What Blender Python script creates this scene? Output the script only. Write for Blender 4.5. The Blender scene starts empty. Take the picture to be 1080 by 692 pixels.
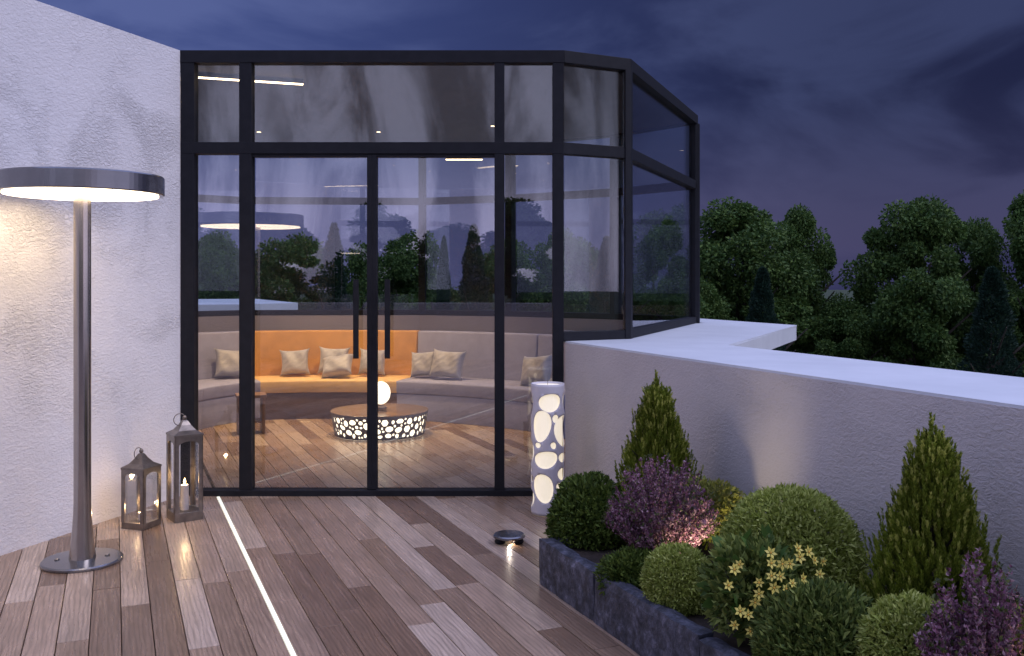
import bpy, bmesh, math, random
import numpy as np
from mathutils import Vector, Matrix
from mathutils.geometry import delaunay_2d_cdt
S = bpy.context.scene
COL = S.collection
R = math.radians
# ------------------------------------------------------------ camera
cd = bpy.data.cameras.new('camera'); cam = bpy.data.objects.new('camera', cd); COL.objects.link(cam)
cam.location = (0, 0, 1.6); cam.rotation_euler = (R(90), 0, 0)
cd.sensor_width = 36; cd.lens = 33.33; cd.shift_y = -53/1080; cd.clip_end = 600; cd.clip_start = .05
S.camera = cam
S.render.resolution_x = 1024; S.render.resolution_y = 656
# ------------------------------------------------------------ world: dusk sky with dark cloud bank ahead, afterglow behind
W = bpy.data.worlds.new('World'); S.world = W; W.use_nodes = True
nt = W.node_tree; nt.nodes.clear()
def wn(t, **k):
    n = nt.nodes.new(t)
    for a, b in k.items(): setattr(n, a, b)
    return n
L = nt.links.new
def wmath(op, a, b=None, clamp=False):
    n = wn('ShaderNodeMath', operation=op); n.use_clamp = clamp
    for i, v in enumerate((a, b)):
        if v is None: continue
        if isinstance(v, (int, float)): n.inputs[i].default_value = v
        else: L(v, n.inputs[i])
    return n.outputs[0]
def wmix(f, a, b):
    n = wn('ShaderNodeMix', data_type='RGBA')
    for i, v in ((0, f), (6, a), (7, b)):
        if isinstance(v, (tuple, float, int)): n.inputs[i].default_value = (*v, 1) if isinstance(v, tuple) else v
        else: L(v, n.inputs[i])
    return n.outputs[2]
def smooth(v, a, b):
    n = wn('ShaderNodeMapRange'); n.interpolation_type = 'SMOOTHSTEP'
    L(v, n.inputs[0]); n.inputs[1].default_value = a; n.inputs[2].default_value = b
    return n.outputs[0]
tc = wn('ShaderNodeTexCoord'); sp = wn('ShaderNodeSeparateXYZ'); L(tc.outputs['Generated'], sp.inputs[0])
dx, dy, dz = sp.outputs
mp = wn('ShaderNodeMapping'); mp.inputs['Scale'].default_value = (1, 1, 2.6); mp.inputs['Rotation'].default_value = (0, R(14), 0)
L(tc.outputs['Generated'], mp.inputs[0])
nz = wn('ShaderNodeTexNoise'); nz.inputs['Scale'].default_value = 3.6; nz.inputs['Detail'].default_value = 8; nz.inputs['Roughness'].default_value = .52
nz.inputs['Distortion'].default_value = .5
L(mp.outputs[0], nz.inputs['Vector'])
cloud = smooth(nz.outputs['Fac'], .42, .64)
side = smooth(dx, -.42, .38)                                     # brighter on the left, dark bank on the right
high = smooth(dz, .02, .20)
front_top = wmix(side, (.045, .068, .225), (.010, .013, .052))
front_low = wmix(side, (.12, .125, .30), (.028, .031, .092))
front = wmix(high, front_low, front_top)
bright = wmix(high, wmix(side, (.20, .19, .38), (.056, .056, .135)), wmix(side, (.090, .120, .31), (.036, .047, .125)))
front = wmix(wmath('MULTIPLY', cloud, .95), front, bright)
mpb = wn('ShaderNodeMapping'); mpb.inputs['Scale'].default_value = (9, 9, 2.4); L(tc.outputs['Generated'], mpb.inputs[0])
nzb = wn('ShaderNodeTexNoise'); nzb.inputs['Scale'].default_value = 1.6; nzb.inputs['Detail'].default_value = 7; nzb.inputs['Roughness'].default_value = .6; nzb.inputs['Distortion'].default_value = .8
L(mpb.outputs[0], nzb.inputs['Vector'])
back = wmix(smooth(dz, .05, .14), (1.45, 1.36, 1.9), (.80, .82, 1.15))
back = wmix(smooth(dz, .25, .6), back, (.85, .92, 1.5))
back = wmix(wmath('MULTIPLY', smooth(nzb.outputs['Fac'], .36, .60), .85), back, wmix(smooth(dz, .05, .14), (.40, .38, .62), (.06, .065, .10)))
up = wmix(cloud, (.62, .72, 1.35), (.75, .80, 1.3))
sky = wmix(smooth(dz, .36, .66), front, up)
sky = wmix(smooth(wmath('SUBTRACT', wmath('MULTIPLY', dx, .35), dy), -.15, .55), sky, back)
sky = wmix(smooth(dz, -.05, -.01), (.012, .014, .02), sky)
nis = wn('ShaderNodeTexSky', sky_type='NISHITA'); nis.sun_disc = False
nis.sun_elevation = R(2); nis.sun_rotation = R(150)
nb = wn('ShaderNodeBackground'); L(nis.outputs[0], nb.inputs[0]); nb.inputs[1].default_value = .004
bb = wn('ShaderNodeBackground'); L(sky, bb.inputs[0]); bb.inputs[1].default_value = 1.0
ad = wn('ShaderNodeAddShader'); L(nb.outputs[0], ad.inputs[0]); L(bb.outputs[0], ad.inputs[1])
wo = wn('ShaderNodeOutputWorld'); L(ad.outputs[0], wo.inputs[0])
# ------------------------------------------------------------ one soft, low dusk sun behind the camera's right shoulder
sd = bpy.data.lights.new('dusk_sun', 'SUN'); so = bpy.data.objects.new('dusk_sun', sd); COL.objects.link(so)
sd.energy = 1.35; sd.angle = R(35); sd.color = (.84, .82, 1.0)
so.rotation_euler = Vector((-.75, .35, -.75)).to_track_quat('-Z', 'Y').to_euler()
S.view_settings.view_transform = 'Standard'; S.view_settings.look = 'None'
S.view_settings.exposure = 0; S.view_settings.gamma = 1

# ============================================================ helpers
def tag(o, label=None, cat=None, group=None, kind=None):
    if label: o['label'] = label
    if cat: o['category'] = cat
    if group: o['group'] = group
    if kind: o['kind'] = kind
    return o
def empty(name, loc, rz=0, **k):
    o = bpy.data.objects.new(name, None); COL.objects.link(o); o.location = loc; o.rotation_euler = (0, 0, rz)
    o.empty_display_size = .1
    return tag(o, **k)
def link(name, me, mat, parent=None, smooth_=False, **k):
    if mat is not None and len(me.materials) == 0: me.materials.append(mat)
    if smooth_: me.polygons.foreach_set('use_smooth', [True]*len(me.polygons))
    o = bpy.data.objects.new(name, me); COL.objects.link(o)
    if parent: o.parent = parent
    return tag(o, **k)
def from_bm(name, bm, mat, parent=None, smooth_=False, bevel=0, **k):
    if bevel:
        bmesh.ops.bevel(bm, geom=list(bm.edges), offset=bevel, segments=2, affect='EDGES', profile=.6)
    bmesh.ops.recalc_face_normals(bm, faces=bm.faces)
    me = bpy.data.meshes.new(name); bm.to_mesh(me); bm.free()
    return link(name, me, mat, parent, smooth_, **k)
def pbox(bm, p, q, z0, z1, d0, d1):
    """box along the ground line p->q, from z0 to z1; d0,d1 = offsets to the right-hand side of the line"""
    p = Vector(p); q = Vector(q); t = (q-p).normalized(); n = Vector((t.y, -t.x))
    v = [bm.verts.new((*(a+n*d), z)) for z in (z0, z1) for a, d in ((p, d0), (q, d0), (q, d1), (p, d1))]
    for f in ((0,1,2,3), (7,6,5,4), (0,4,5,1), (1,5,6,2), (2,6,7,3), (3,7,4,0)): bm.faces.new([v[i] for i in f])
def box(bm, c, s, rz=0):
    M = Matrix.Translation(c) @ Matrix.Rotation(rz, 4, 'Z') @ Matrix.Diagonal((*s, 1))
    bmesh.ops.create_cube(bm, size=1, matrix=M)
def prism(bm, pts, z0, z1):
    lo = [bm.verts.new((*p, z0)) for p in pts]; hi = [bm.verts.new((*p, z1)) for p in pts]
    n = len(pts); bm.faces.new(lo[::-1]); bm.faces.new(hi)
    for i in range(n): bm.faces.new((lo[i], lo[(i+1) % n], hi[(i+1) % n], hi[i]))
def lathe(bm, prof, seg=48, c=(0, 0, 0), cap=True):
    rings = [[bm.verts.new((c[0]+r*math.cos(2*math.pi*i/seg), c[1]+r*math.sin(2*math.pi*i/seg), c[2]+z)) for i in range(seg)] for r, z in prof]
    for a, b in zip(rings, rings[1:]):
        for i in range(seg): bm.faces.new((a[i], a[(i+1) % seg], b[(i+1) % seg], b[i]))
    if cap: bm.faces.new(rings[0][::-1]); bm.faces.new(rings[-1])
def tube(bm, pts, rad, seg=8):
    pts = [Vector(p) for p in pts]; rings = []
    if not hasattr(rad, '__len__'): rad = [rad]*len(pts)
    for i, p in enumerate(pts):
        t = (pts[min(i+1, len(pts)-1)]-pts[max(i-1, 0)]).normalized()
        a = t.cross(Vector((.31, .2, .93))).normalized(); b = t.cross(a)
        rings.append([bm.verts.new(p+(a*math.cos(2*math.pi*k/seg)+b*math.sin(2*math.pi*k/seg))*rad[i]) for k in range(seg)])
    for a, b in zip(rings, rings[1:]):
        for i in range(seg): bm.faces.new((a[i], a[(i+1) % seg], b[(i+1) % seg], b[i]))
    bm.faces.new(rings[0][::-1]); bm.faces.new(rings[-1])

# ------------------------------------------------------------ materials
class Mat:
    def __init__(s, name):
        s.m = bpy.data.materials.new(name); s.m.use_nodes = True; s.t = s.m.node_tree
        s.b = s.t.nodes['Principled BSDF']; s.out = s.t.nodes['Material Output']
    def n(s, t, **k):
        n = s.t.nodes.new(t)
        for a, b in k.items():
            if a.startswith('i_'): n.inputs[int(a[2:])].default_value = b
            else: setattr(n, a, b)
        return n
    def l(s, a, b): s.t.links.new(a, b)
    def set(s, **k):
        for a, v in k.items(): s.b.inputs[a.replace('_', ' ')].default_value = v
        return s
    def noise(s, scale, detail=4, rough=.55, dist=0, vec=None, sc=None):
        tc = s.n('ShaderNodeTexCoord').outputs['Object'] if vec is None else vec
        if sc:
            mp = s.n('ShaderNodeMapping'); mp.inputs['Scale'].default_value = sc; s.l(tc, mp.inputs[0]); tc = mp.outputs[0]
        n = s.n('ShaderNodeTexNoise'); n.inputs['Scale'].default_value = scale; n.inputs['Detail'].default_value = detail
        n.inputs['Roughness'].default_value = rough; n.inputs['Distortion'].default_value = dist; s.l(tc, n.inputs['Vector'])
        return n.outputs['Fac']
    def ramp(s, fac, stops):
        r = s.n('ShaderNodeValToRGB'); e = r.color_ramp.elements
        while len(e) < len(stops): e.new(.5)
        for x, (p, c) in zip(e, stops): x.position = p; x.color = (*c, 1) if len(c) == 3 else c
        s.l(fac, r.inputs[0]); return r.outputs[0]
    def math(s, op, a, b=0.):
        n = s.n('ShaderNodeMath', operation=op)
        for i, v in enumerate((a, b)):
            if isinstance(v, (int, float)): n.inputs[i].default_value = v
            else: s.l(v, n.inputs[i])
        return n.outputs[0]
    def mix(s, f, a, b, mode='MIX'):
        n = s.n('ShaderNodeMix', data_type='RGBA', blend_type=mode)
        for i, v in ((0, f), (6, a), (7, b)):
            if isinstance(v, (tuple, float, int)): n.inputs[i].default_value = (*v, 1) if isinstance(v, tuple) else v
            else: s.l(v, n.inputs[i])
        return n.outputs[2]
    def bump(s, h, strength=.3, dist=.01):
        n = s.n('ShaderNodeBump'); n.inputs['Strength'].default_value = strength; n.inputs['Distance'].default_value = dist
        s.l(h, n.inputs['Height']); s.l(n.outputs[0], s.b.inputs['Normal'])
    def color(s, c): s.l(c, s.b.inputs['Base Color'])
def stucco(name, c, amt=.5, patch=True):
    m = Mat(name).set(Roughness=.75)
    fine = m.noise(34, 5, .62, .7, sc=(1, 1, 1.9)); patchn = m.ramp(m.noise(1.7, 3, .6, .6), [(.46, (0,)*3), (.66, (1,)*3)])
    ridge = m.ramp(fine, [(.40, (0,)*3), (.62, (1,)*3)])
    tiny = m.noise(120, 3, .6)
    big = m.noise(5, 3, .5)
    h = m.math('ADD', m.math('MULTIPLY', ridge, m.math('ADD', m.math('MULTIPLY', patchn, .62), .24)), m.math('ADD', m.math('MULTIPLY', tiny, .12), m.math('MULTIPLY', big, .6)))
    m.bump(h, amt, .012)
    v = m.ramp(m.noise(2.2, 5, .6), [(.3, tuple(x*.93 for x in c)), (.7, c)]); m.color(v)
    return m.m
M = {}
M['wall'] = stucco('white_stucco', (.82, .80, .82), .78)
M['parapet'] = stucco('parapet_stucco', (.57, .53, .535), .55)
m = Mat('parapet_cap_paint').set(Roughness=.6); m.color(m.ramp(m.noise(3, 5), [(.3, (.58, .61, .66)), (.7, (.66, .69, .74))])); m.bump(m.noise(90, 3), .1, .004); M['cap'] = m.m
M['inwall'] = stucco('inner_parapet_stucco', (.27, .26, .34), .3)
m = Mat('dark_frame').set(Roughness=.6, Specular_IOR_Level=.2); m.color(m.ramp(m.noise(14, 4), [(.3, (.010, .011, .016)), (.7, (.015, .016, .022))])); m.bump(m.noise(220, 2), .05, .001); M['frame'] = m.m
m = Mat('ceiling_paint').set(Roughness=.7); m.color(m.ramp(m.noise(2.0, 5, .6, 1., sc=(3, 1, 1)), [(.3, (.022, .025, .036)), (.7, (.045, .048, .064))])); M['ceiling'] = m.m
def glass(name, refl, tint, bumpy=.0):
    m = Mat(name); t = m.t; t.nodes.remove(m.b)
    tr = m.n('ShaderNodeBsdfTransparent'); tr.inputs[0].default_value = (*tint, 1)
    gl = m.n('ShaderNodeBsdfGlossy'); gl.inputs['Roughness'].default_value = .0; gl.inputs[0].default_value = (.95, .96, 1, 1)
    lw = m.n('ShaderNodeFresnel'); lw.inputs[0].default_value = 1.45
    f = m.math('ADD', m.math('MULTIPLY', lw.outputs[0], .45), refl)
    mx = m.n('ShaderNodeMixShader'); m.l(f, mx.inputs[0]); m.l(tr.outputs[0], mx.inputs[1]); m.l(gl.outputs[0], mx.inputs[2]); m.l(mx.outputs[0], m.out.inputs[0])
    if bumpy:
        b = m.n('ShaderNodeBump'); b.inputs['Strength'].default_value = bumpy; b.inputs['Distance'].default_value = .002
        m.l(m.noise(1.2, 1, .4, sc=(1, 1, .35)), b.inputs['Height']); m.l(b.outputs[0], gl.inputs['Normal'])
    return m.m
M['glass'] = glass('coated_glass', .075, (.93, .94, .95), .25)
M['glass_bay'] = glass('bay_glass', .035, (.90, .93, .94), .15)
M['clear'] = glass('clear_glass', .0, (.97, .97, .97))
# deck boards
m = Mat('deck_boards').set(Roughness=.34)
g = m.n('ShaderNodeNewGeometry'); tcn = m.n('ShaderNodeTexCoord')
rnd = g.outputs['Random Per Island']
off = m.n('ShaderNodeCombineXYZ'); m.l(m.math('MULTIPLY', rnd, 37.), off.inputs[0]); m.l(m.math('MULTIPLY', rnd, 91.), off.inputs[1]); m.l(m.math('MULTIPLY', rnd, 13.), off.inputs[2])
va = m.n('ShaderNodeVectorMath', operation='ADD'); m.l(tcn.outputs['Object'], va.inputs[0]); m.l(off.outputs[0], va.inputs[1])
vv = va.outputs[0]
rings = m.n('ShaderNodeTexWave', wave_type='BANDS', bands_direction='Y', wave_profile='SIN')
mp = m.n('ShaderNodeMapping'); mp.inputs['Scale'].default_value = (.20, 1, 1); m.l(vv, mp.inputs[0]); m.l(mp.outputs[0], rings.inputs[0])
rings.inputs['Scale'].default_value = 15; rings.inputs['Distortion'].default_value = 6; rings.inputs['Detail'].default_value = 2; rings.inputs['Detail Scale'].default_value = 1.3; rings.inputs['Detail Roughness'].default_value = .45
fine = m.noise(60, 4, .6, vec=vv, sc=(.06, 1, 1))
blot = m.noise(5, 3, .5, vec=vv, sc=(.5, 1, 1))
base = m.ramp(rnd, [(0, (.21, .130, .084)), (.16, (.34, .232, .165)), (.36, (.43, .315, .236)), (.56, (.28, .185, .125)), (.68, (.50, .385, .305)), (.82, (.39, .272, .198))])
base.node.color_ramp.interpolation = 'CONSTANT'
gr = m.ramp(rings.outputs['Fac'], [(.08, (.80,)*3), (.35, (1.06,)*3), (.95, (1.12,)*3)])
c = m.mix(1., base, gr, 'MULTIPLY'); c = m.mix(.8, c, m.ramp(fine, [(.3, (.62,)*3), (.65, (1.10,)*3)]), 'MULTIPLY')
c = m.mix(.7, c, m.ramp(blot, [(.3, (.80,)*3), (.7, (1.12,)*3)]), 'MULTIPLY'); m.color(c)
m.l(m.ramp(fine, [(.3, (.40,)*3), (.7, (.22,)*3)]), m.b.inputs['Roughness'])
m.bump(m.math('ADD', m.math('MULTIPLY', fine, .5), m.math('MULTIPLY', rings.outputs['Fac'], .15)), .2, .002)
M['deck'] = m.m
def plain(name, c, rough=.5, metal=0., var=.12, scale=12, bump=.08, **k):
    m = Mat(name).set(Roughness=rough, Metallic=metal); 
    m.color(m.ramp(m.noise(scale, 4), [(.3, tuple(x*(1-var) for x in c)), (.7, tuple(min(1, x*(1+var)) for x in c))]))
    if bump: m.bump(m.noise(scale*9, 3), bump, .003)
    for a, v in k.items(): m.b.inputs[a.replace('_', ' ')].default_value = v
    return m.m
def emit(name, c, s):
    m = Mat(name); m.set(Base_Color=(.85, .83, .8, 1), Roughness=.5); m.b.inputs['Emission Color'].default_value = (*c, 1); m.b.inputs['Emission Strength'].default_value = s
    return m.m
M['under'] = plain('deck_substrate', (.03, .026, .024), .9)
M['steel'] = plain('gunmetal', (.42, .38, .35), .17, .95, .08, 5, .02)
M['steel_dark'] = plain('dark_gunmetal', (.24, .24, .26), .22, .9, .08, 5, .02)
M['lantern'] = plain('aged_lantern_metal', (.22, .19, .17), .34, .8, .25, 20, .06)
M['lampglow'] = emit('lamp_diffuser_glow', (1, .78, .52), 7.0)
M['stripglow'] = emit('deck_strip_glow', (.94, 1, .78), .58)
M['ceilglow'] = emit('ceiling_strip_glow', (1, .72, .42), 9)
M['perfglow'] = emit('lantern_glow', (1, .86, .58), .62)
M['tableglow'] = emit('table_glow', (1, .84, .60), 2.6)
M['orbglow'] = emit('orb_glow', (1, .84, .60), 2.0)
M['coveglow'] = emit('cove_glow', (1, .62, .25), 9)
M['flame'] = emit('flame', (1, .66, .25), 30)
M['white_shell'] = plain('painted_white_shell', (.62, .60, .66), .55, 0, .05, 8, .06)
M['dark_shell'] = plain('dark_bronze_shell', (.10, .088, .085), .5, .3, .1)
M['candle'] = plain('candle_wax', (.62, .58, .60), .5, 0, .05, Subsurface_Weight=.0)
M['sofa'] = plain('grey_upholstery', (.30, .31, .46), .9, 0, .08, 9, .25)
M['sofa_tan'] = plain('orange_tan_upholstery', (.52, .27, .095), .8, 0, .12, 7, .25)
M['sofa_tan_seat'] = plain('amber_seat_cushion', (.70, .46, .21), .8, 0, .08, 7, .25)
M['sofa_base'] = plain('brown_upholstered_base', (.10, .058, .042), .8, 0, .12, 9, .25)
M['pillow'] = plain('satin_linen', (.36, .36, .41), .5, 0, .1, 14, .2, Sheen_Weight=.3)
M['wood'] = plain('walnut', (.20, .12, .075), .45, 0, .25, 8, .1)
M['tabletop'] = plain('smoked_oak_top', (.20, .14, .105), .2, 0, .15, 5, .02)
M['soil'] = plain('potting_soil', (.035, .025, .02), .95, 0, .4, 30, .6)
M['bark'] = plain('bark', (.055, .045, .037), .95, 0, .3, 12, .5)
# planter stone
m = Mat('slate_stone').set(Roughness=.62)
n1 = m.noise(17, 9, .74, .15); n2 = m.noise(45, 5, .7); n3 = m.noise(2.2, 3, .5)
c = m.ramp(n1, [(.34, (.012, .014, .022)), (.47, (.038, .042, .062)), (.58, (.085, .09, .13)), (.70, (.22, .22, .30))])
c = m.mix(.5, c, m.ramp(n2, [(.35, (.55,)*3), (.65, (1.3,)*3)]), 'MULTIPLY'); m.color(c)
m.bump(m.math('ADD', n1, m.math('MULTIPLY', n2, .4)), .6, .012)
M['stone'] = m.m
def leafmat(name, cols, rough=.65, trans=.2):
    m = Mat(name).set(Roughness=rough, Specular_IOR_Level=.25)
    g = m.n('ShaderNodeNewGeometry')
    n = len(cols); r = m.ramp(g.outputs['Random Per Island'], [(i/max(1, n-1), c) for i, c in enumerate(cols)])
    clump = m.ramp(m.noise(2.2, 2), [(.35, (.72,)*3), (.65, (1.25,)*3)])
    m.color(m.mix(.8, r, clump, 'MULTIPLY'))
    if trans:
        tl = m.n('ShaderNodeBsdfTranslucent'); m.l(r, tl.inputs[0]); mx = m.n('ShaderNodeMixShader'); mx.inputs[0].default_value = trans
        m.l(m.b.outputs[0], mx.inputs[1]); m.l(tl.outputs[0], mx.inputs[2]); m.l(mx.outputs[0], m.out.inputs[0])
    return m.m
M['tree'] = leafmat('broad_leaves', [(.03, .07, .018), (.065, .13, .032), (.12, .19, .045), (.045, .10, .026)])
M['tree_blue'] = leafmat('dark_needles', [(.010, .028, .020), (.018, .045, .030), (.026, .06, .036)])
M['boxball'] = leafmat('clipped_leaves', [(.17, .22, .035), (.29, .35, .065), (.50, .55, .18), (.22, .28, .045), (.37, .43, .11)])
M['darkbush'] = leafmat('dark_bush_leaves', [(.035, .065, .012), (.075, .125, .02), (.15, .21, .04), (.05, .09, .018)])
M['leafy'] = leafmat('leafy_shrub_leaves', [(.05, .085, .018), (.10, .15, .03), (.26, .31, .08), (.06, .11, .03)])
M['needle'] = leafmat('pine_needles', [(.09, .14, .012), (.17, .23, .022), (.30, .35, .045), (.11, .16, .015)])
M['needle_tip'] = leafmat('pine_tips', [(.44, .47, .09), (.58, .58, .15), (.33, .38, .07)])
M['heather'] = leafmat('heather_florets', [(.12, .045, .085), (.20, .08, .145), (.36, .18, .27), (.07, .035, .05), (.50, .33, .42), (.14, .08, .06)])
M['heather_green'] = leafmat('heather_leaves', [(.05, .07, .03), (.09, .11, .04), (.14, .16, .05)])
M['yellowleaf'] = leafmat('yellow_green_leaves', [(.25, .28, .05), (.42, .42, .09), (.16, .2, .05), (.5, .46, .16)])
M['petal'] = leafmat('pale_yellow_petals', [(.86, .72, .13), (.90, .80, .24)], .5, .2)
M['petal_c'] = plain('flower_centre', (.65, .38, .06), .7)
M['bigleaf'] = leafmat('large_green_leaves', [(.05, .11, .02), (.075, .15, .03)])
m = Mat('dark_lawn').set(Roughness=.95); m.color(m.ramp(m.noise(.6, 6), [(.3, (.016, .03, .012)), (.7, (.035, .055, .02))])); m.bump(m.noise(8, 5), .6, .05); M['ground'] = m.m
M['building'] = plain('building_render', (.5, .48, .5), .8, 0, .05, 2, .1)

# ============================================================ setting
DV = Vector((-.42, 1)).normalized()       # the direction of the boards, the parapet and the planter
DA = math.atan2(DV.y, DV.x)
def par(x0, y): return x0 + .42*(6.95-y)  # x on a line parallel to the boards that has x0 at the glass front
bm = bmesh.new(); prism(bm, [(-300, -300), (300, -300), (300, 400), (-300, 400)], -4.2, -3.5)
from_bm('ground', bm, M['ground'], kind='structure')
# deck boards: local x along the board
rng = random.Random(4)
bm = bmesh.new(); w = .128; gap = .004
pitch = w+gap
def tri(c, rots): pass
Minv = Matrix.Rotation(-DA, 2)
STRIP_P = Vector((-.310*6.93, 6.93))      # where the light strip meets the door sill (x = -2.148)
strip_l = Minv @ STRIP_P
hw_strip = .013
row0 = strip_l.y - hw_strip
rows = []
y = row0
while y > -13: rows.append((y-w, y)); y -= pitch
y = strip_l.y + hw_strip
while y < 12: rows.append((y, y+w)); y += pitch
# only boards lying on the terrace or inside the room
def ok(P):
    x, y = P
    if y < -4.5 or y > 12.4: return False
    if x > par(.5, y): return y > 6.9 and x < 2.4
    if y < 7: return x > -2.43-.34*(6.95-y)-.15
    return x > -5.6
for (a, b) in rows:
    x = -8 - rng.random()*1.4
    while x < 16:
        ln = rng.choice([.75, 1.0, 1.25, 1.5, 1.8])
        x1 = x+ln-.003
        cpt = Matrix.Rotation(DA, 2) @ Vector(((x+x1)/2, (a+b)/2))
        e1 = Matrix.Rotation(DA, 2) @ Vector((x, (a+b)/2)); e2 = Matrix.Rotation(DA, 2) @ Vector((x1, (a+b)/2))
        if ok(cpt) or ok(e1) or ok(e2):
            z = rng.uniform(-.0007, .0007); c = .0015
            v = [bm.verts.new(p) for p in ((x, a, z-.02), (x1, a, z-.02), (x1, b, z-.02), (x, b, z-.02),
                 (x, a, z-c), (x1, a, z-c), (x1, b, z-c), (x, b, z-c), (x+c, a+c, z), (x1-c, a+c, z), (x1-c, b-c, z), (x+c, b-c, z))]
            for f in ((0, 1, 5, 4), (1, 2, 6, 5), (2, 3, 7, 6), (3, 0, 4, 7), (4, 5, 9, 8), (5, 6, 10, 9), (6, 7, 11, 10), (7, 4, 8, 11), (8, 9, 10, 11)):
                bm.faces.new([v[i] for i in f])
        x += ln
deck = from_bm('deck', bm, M['deck'], kind='structure'); deck.rotation_euler.z = DA
bm = bmesh.new(); prism(bm, [(-7, -5.5), (8, -5.5), (par(.6, -5), -5.), (2.2, 10), (1.2, 11.6), (-3.5, 12.4), (-6, 10), (-6, 3)], -.35, -.024)
from_bm('deck_base', bm, M['under'], kind='structure')
# building mass below the terrace
t = empty('building_below', (0, 0, -3.5), label='pale rendered storey that carries the deck', cat='building')
bm = bmesh.new(); prism(bm, [(-6.4, -4.6), (4.6, -4.6), (3.2, 0), (.9, 6.8), (1.6, 10.6), (-3.2, 12.0), (-5.4, 10.5), (-6.2, 4)], -3.5, -.36); 
o = from_bm('wall', bm, M['building'], t); o.matrix_parent_inverse = Matrix.Translation((0, 0, 3.5))
# light strip
a = Matrix.Rotation(DA, 2)
bm = bmesh.new(); p0 = STRIP_P; p1 = STRIP_P - DV*9
pbox(bm, p1, p0, -.015, .0012, -.0105, .0105)
from_bm('light_strip', bm, M['stripglow'], label='thin glowing white light strip let into the wooden deck', cat='light strip')
# white wall on the left
wd = Vector((-.34, -1)).normalized()
wp0 = Vector((-2.4325, 6.95)); wp1 = wp0 + wd*13
bm = bmesh.new(); n = Vector((wd.y, -wd.x))   # outward (left)
if n.x > 0: n = -n
prism(bm, [tuple(wp0+Vector((0, .0))), tuple(wp1), tuple(wp1+n*.35), tuple(wp0+n*.35+Vector((-.1, .3)))], -.02, 3.266)
from_bm('rendered_wall', bm, M['wall'], label='tall white wall with rough plaster texture left of the glass room', cat='wall')
# right parapet with wide cap
PZ = 1.134
t = empty('parapet_wall', (par(.385, 3), 3, 0), label='thick lavender grey parapet wall with pale flat top behind the planter', cat='wall')
inv = Matrix.Translation((-par(.385, 3), -3, 0))
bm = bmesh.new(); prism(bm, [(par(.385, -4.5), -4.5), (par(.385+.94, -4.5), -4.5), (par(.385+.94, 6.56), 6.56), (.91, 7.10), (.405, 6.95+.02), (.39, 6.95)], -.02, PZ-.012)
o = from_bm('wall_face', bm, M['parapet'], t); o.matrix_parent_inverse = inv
bm = bmesh.new(); prism(bm, [(par(.379, -4.5), -4.5), (par(.385+.945, -4.5), -4.5), (par(.385+.945, 6.56), 6.56), (2.80, 9.32), (2.05, 11.1), (1.75, 11.0), (1.86, 9.78), (.88, 7.27), (.379, 7.0)], PZ-.012, PZ)
o = from_bm('coping', bm, M['cap'], t); o.matrix_parent_inverse = inv
bm = bmesh.new(); prism(bm, [(par(.385+.94, 6.56)+.02, 6.57), (2.796, 9.32), (2.046, 11.09), (1.76, 10.99), (1.87, 9.78), (.92, 7.25)], PZ-.145, PZ-.0125)
o = from_bm('cornice', bm, M['cap'], t); o.matrix_parent_inverse = inv
# parapet behind the camera (seen only as a reflection)
bm = bmesh.new(); prism(bm, [(-6.2, -4.6), (par(.3, -4.4), -4.4), (par(.3, -4.7), -4.8), (-6.3, -5)], -.02, 1.1)
from_bm('rear_parapet', bm, M['parapet'], label='low rendered parapet wall closing the far side of the terrace', cat='wall')

# ============================================================ glass pavilion
D = 6.95; TOP = 3.268; BB = 3.178; T1 = 2.595; T0 = 2.51
pav = empty('glass_pavilion', (-1., 9., 0), label='dark framed glass room with a faceted bay beside the white wall', cat='glass room')
pinv = Matrix.Translation((1., -9., 0))
def part(name, bm, mat, parent=pav, **k):
    o = from_bm(name, bm, mat, parent, **k)
    if parent is pav: o.matrix_parent_inverse = pinv
    return o
def px(p, d=D): return (p-540)*.001*d
F0 = (-2.4325, D); F1 = (.382, D)
def post_at(x0, x1, z0=0., z1=BB, d0=-.0, d1=-.10, p=(0, D), name='post'):
    bm = bmesh.new(); pbox(bm, (x0, D), (x1, D), z0, z1, d0, d1); return part(name, bm, M['frame'], bevel=.003)
# d is measured to the right-hand side of p->q: for +x travel the right is -y, so negative d goes inside
post_at(-2.430, px(204.5)); post_at(px(252), px(265)); post_at(px(521.5), px(532)); post_at(px(583), px(595)-.003)
def seg(p, q, zb, posts=(), pane_name='pane', lowbeam=True, sill_h=.066, flip=1, mat=M['glass'], top=TOP, postw=.075, ends=True):
    """faceted side p->q; interior on the left of travel when flip=1"""
    p = Vector(p); q = Vector(q); d = (q-p); ln = d.length; u = d/ln
    bm = bmesh.new(); pbox(bm, p, q, BB, TOP, .004*flip, -.116*flip); part('top_beam', bm, M['frame'], bevel=.003)
    bm = bmesh.new(); pbox(bm, p, q, T0, T1, -.006*flip, -.094*flip); part('transom', bm, M['frame'], bevel=.003)
    if lowbeam:
        bm = bmesh.new(); pbox(bm, p, q, zb, zb+sill_h, -.003*flip, -.097*flip); part('sill_beam', bm, M['frame'], bevel=.003)
    xs = [0]+list(posts)+[ln]
    for s in posts:
        bm = bmesh.new(); pbox(bm, p+u*(s-postw/2), p+u*(s+postw/2), zb, BB, -.0*flip, -.10*flip); part('post', bm, M['frame'], bevel=.003)
    for a, b in zip(xs, xs[1:]):
        for z0, z1 in ((zb+(sill_h if lowbeam else 0), T0), (T1, BB)):
            bm = bmesh.new(); pbox(bm, p+u*(a+.03), p+u*(b-.03), z0-.006, z1+.006, -.045*flip, -.053*flip); part('pane', bm, M['glass_bay'])
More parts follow.
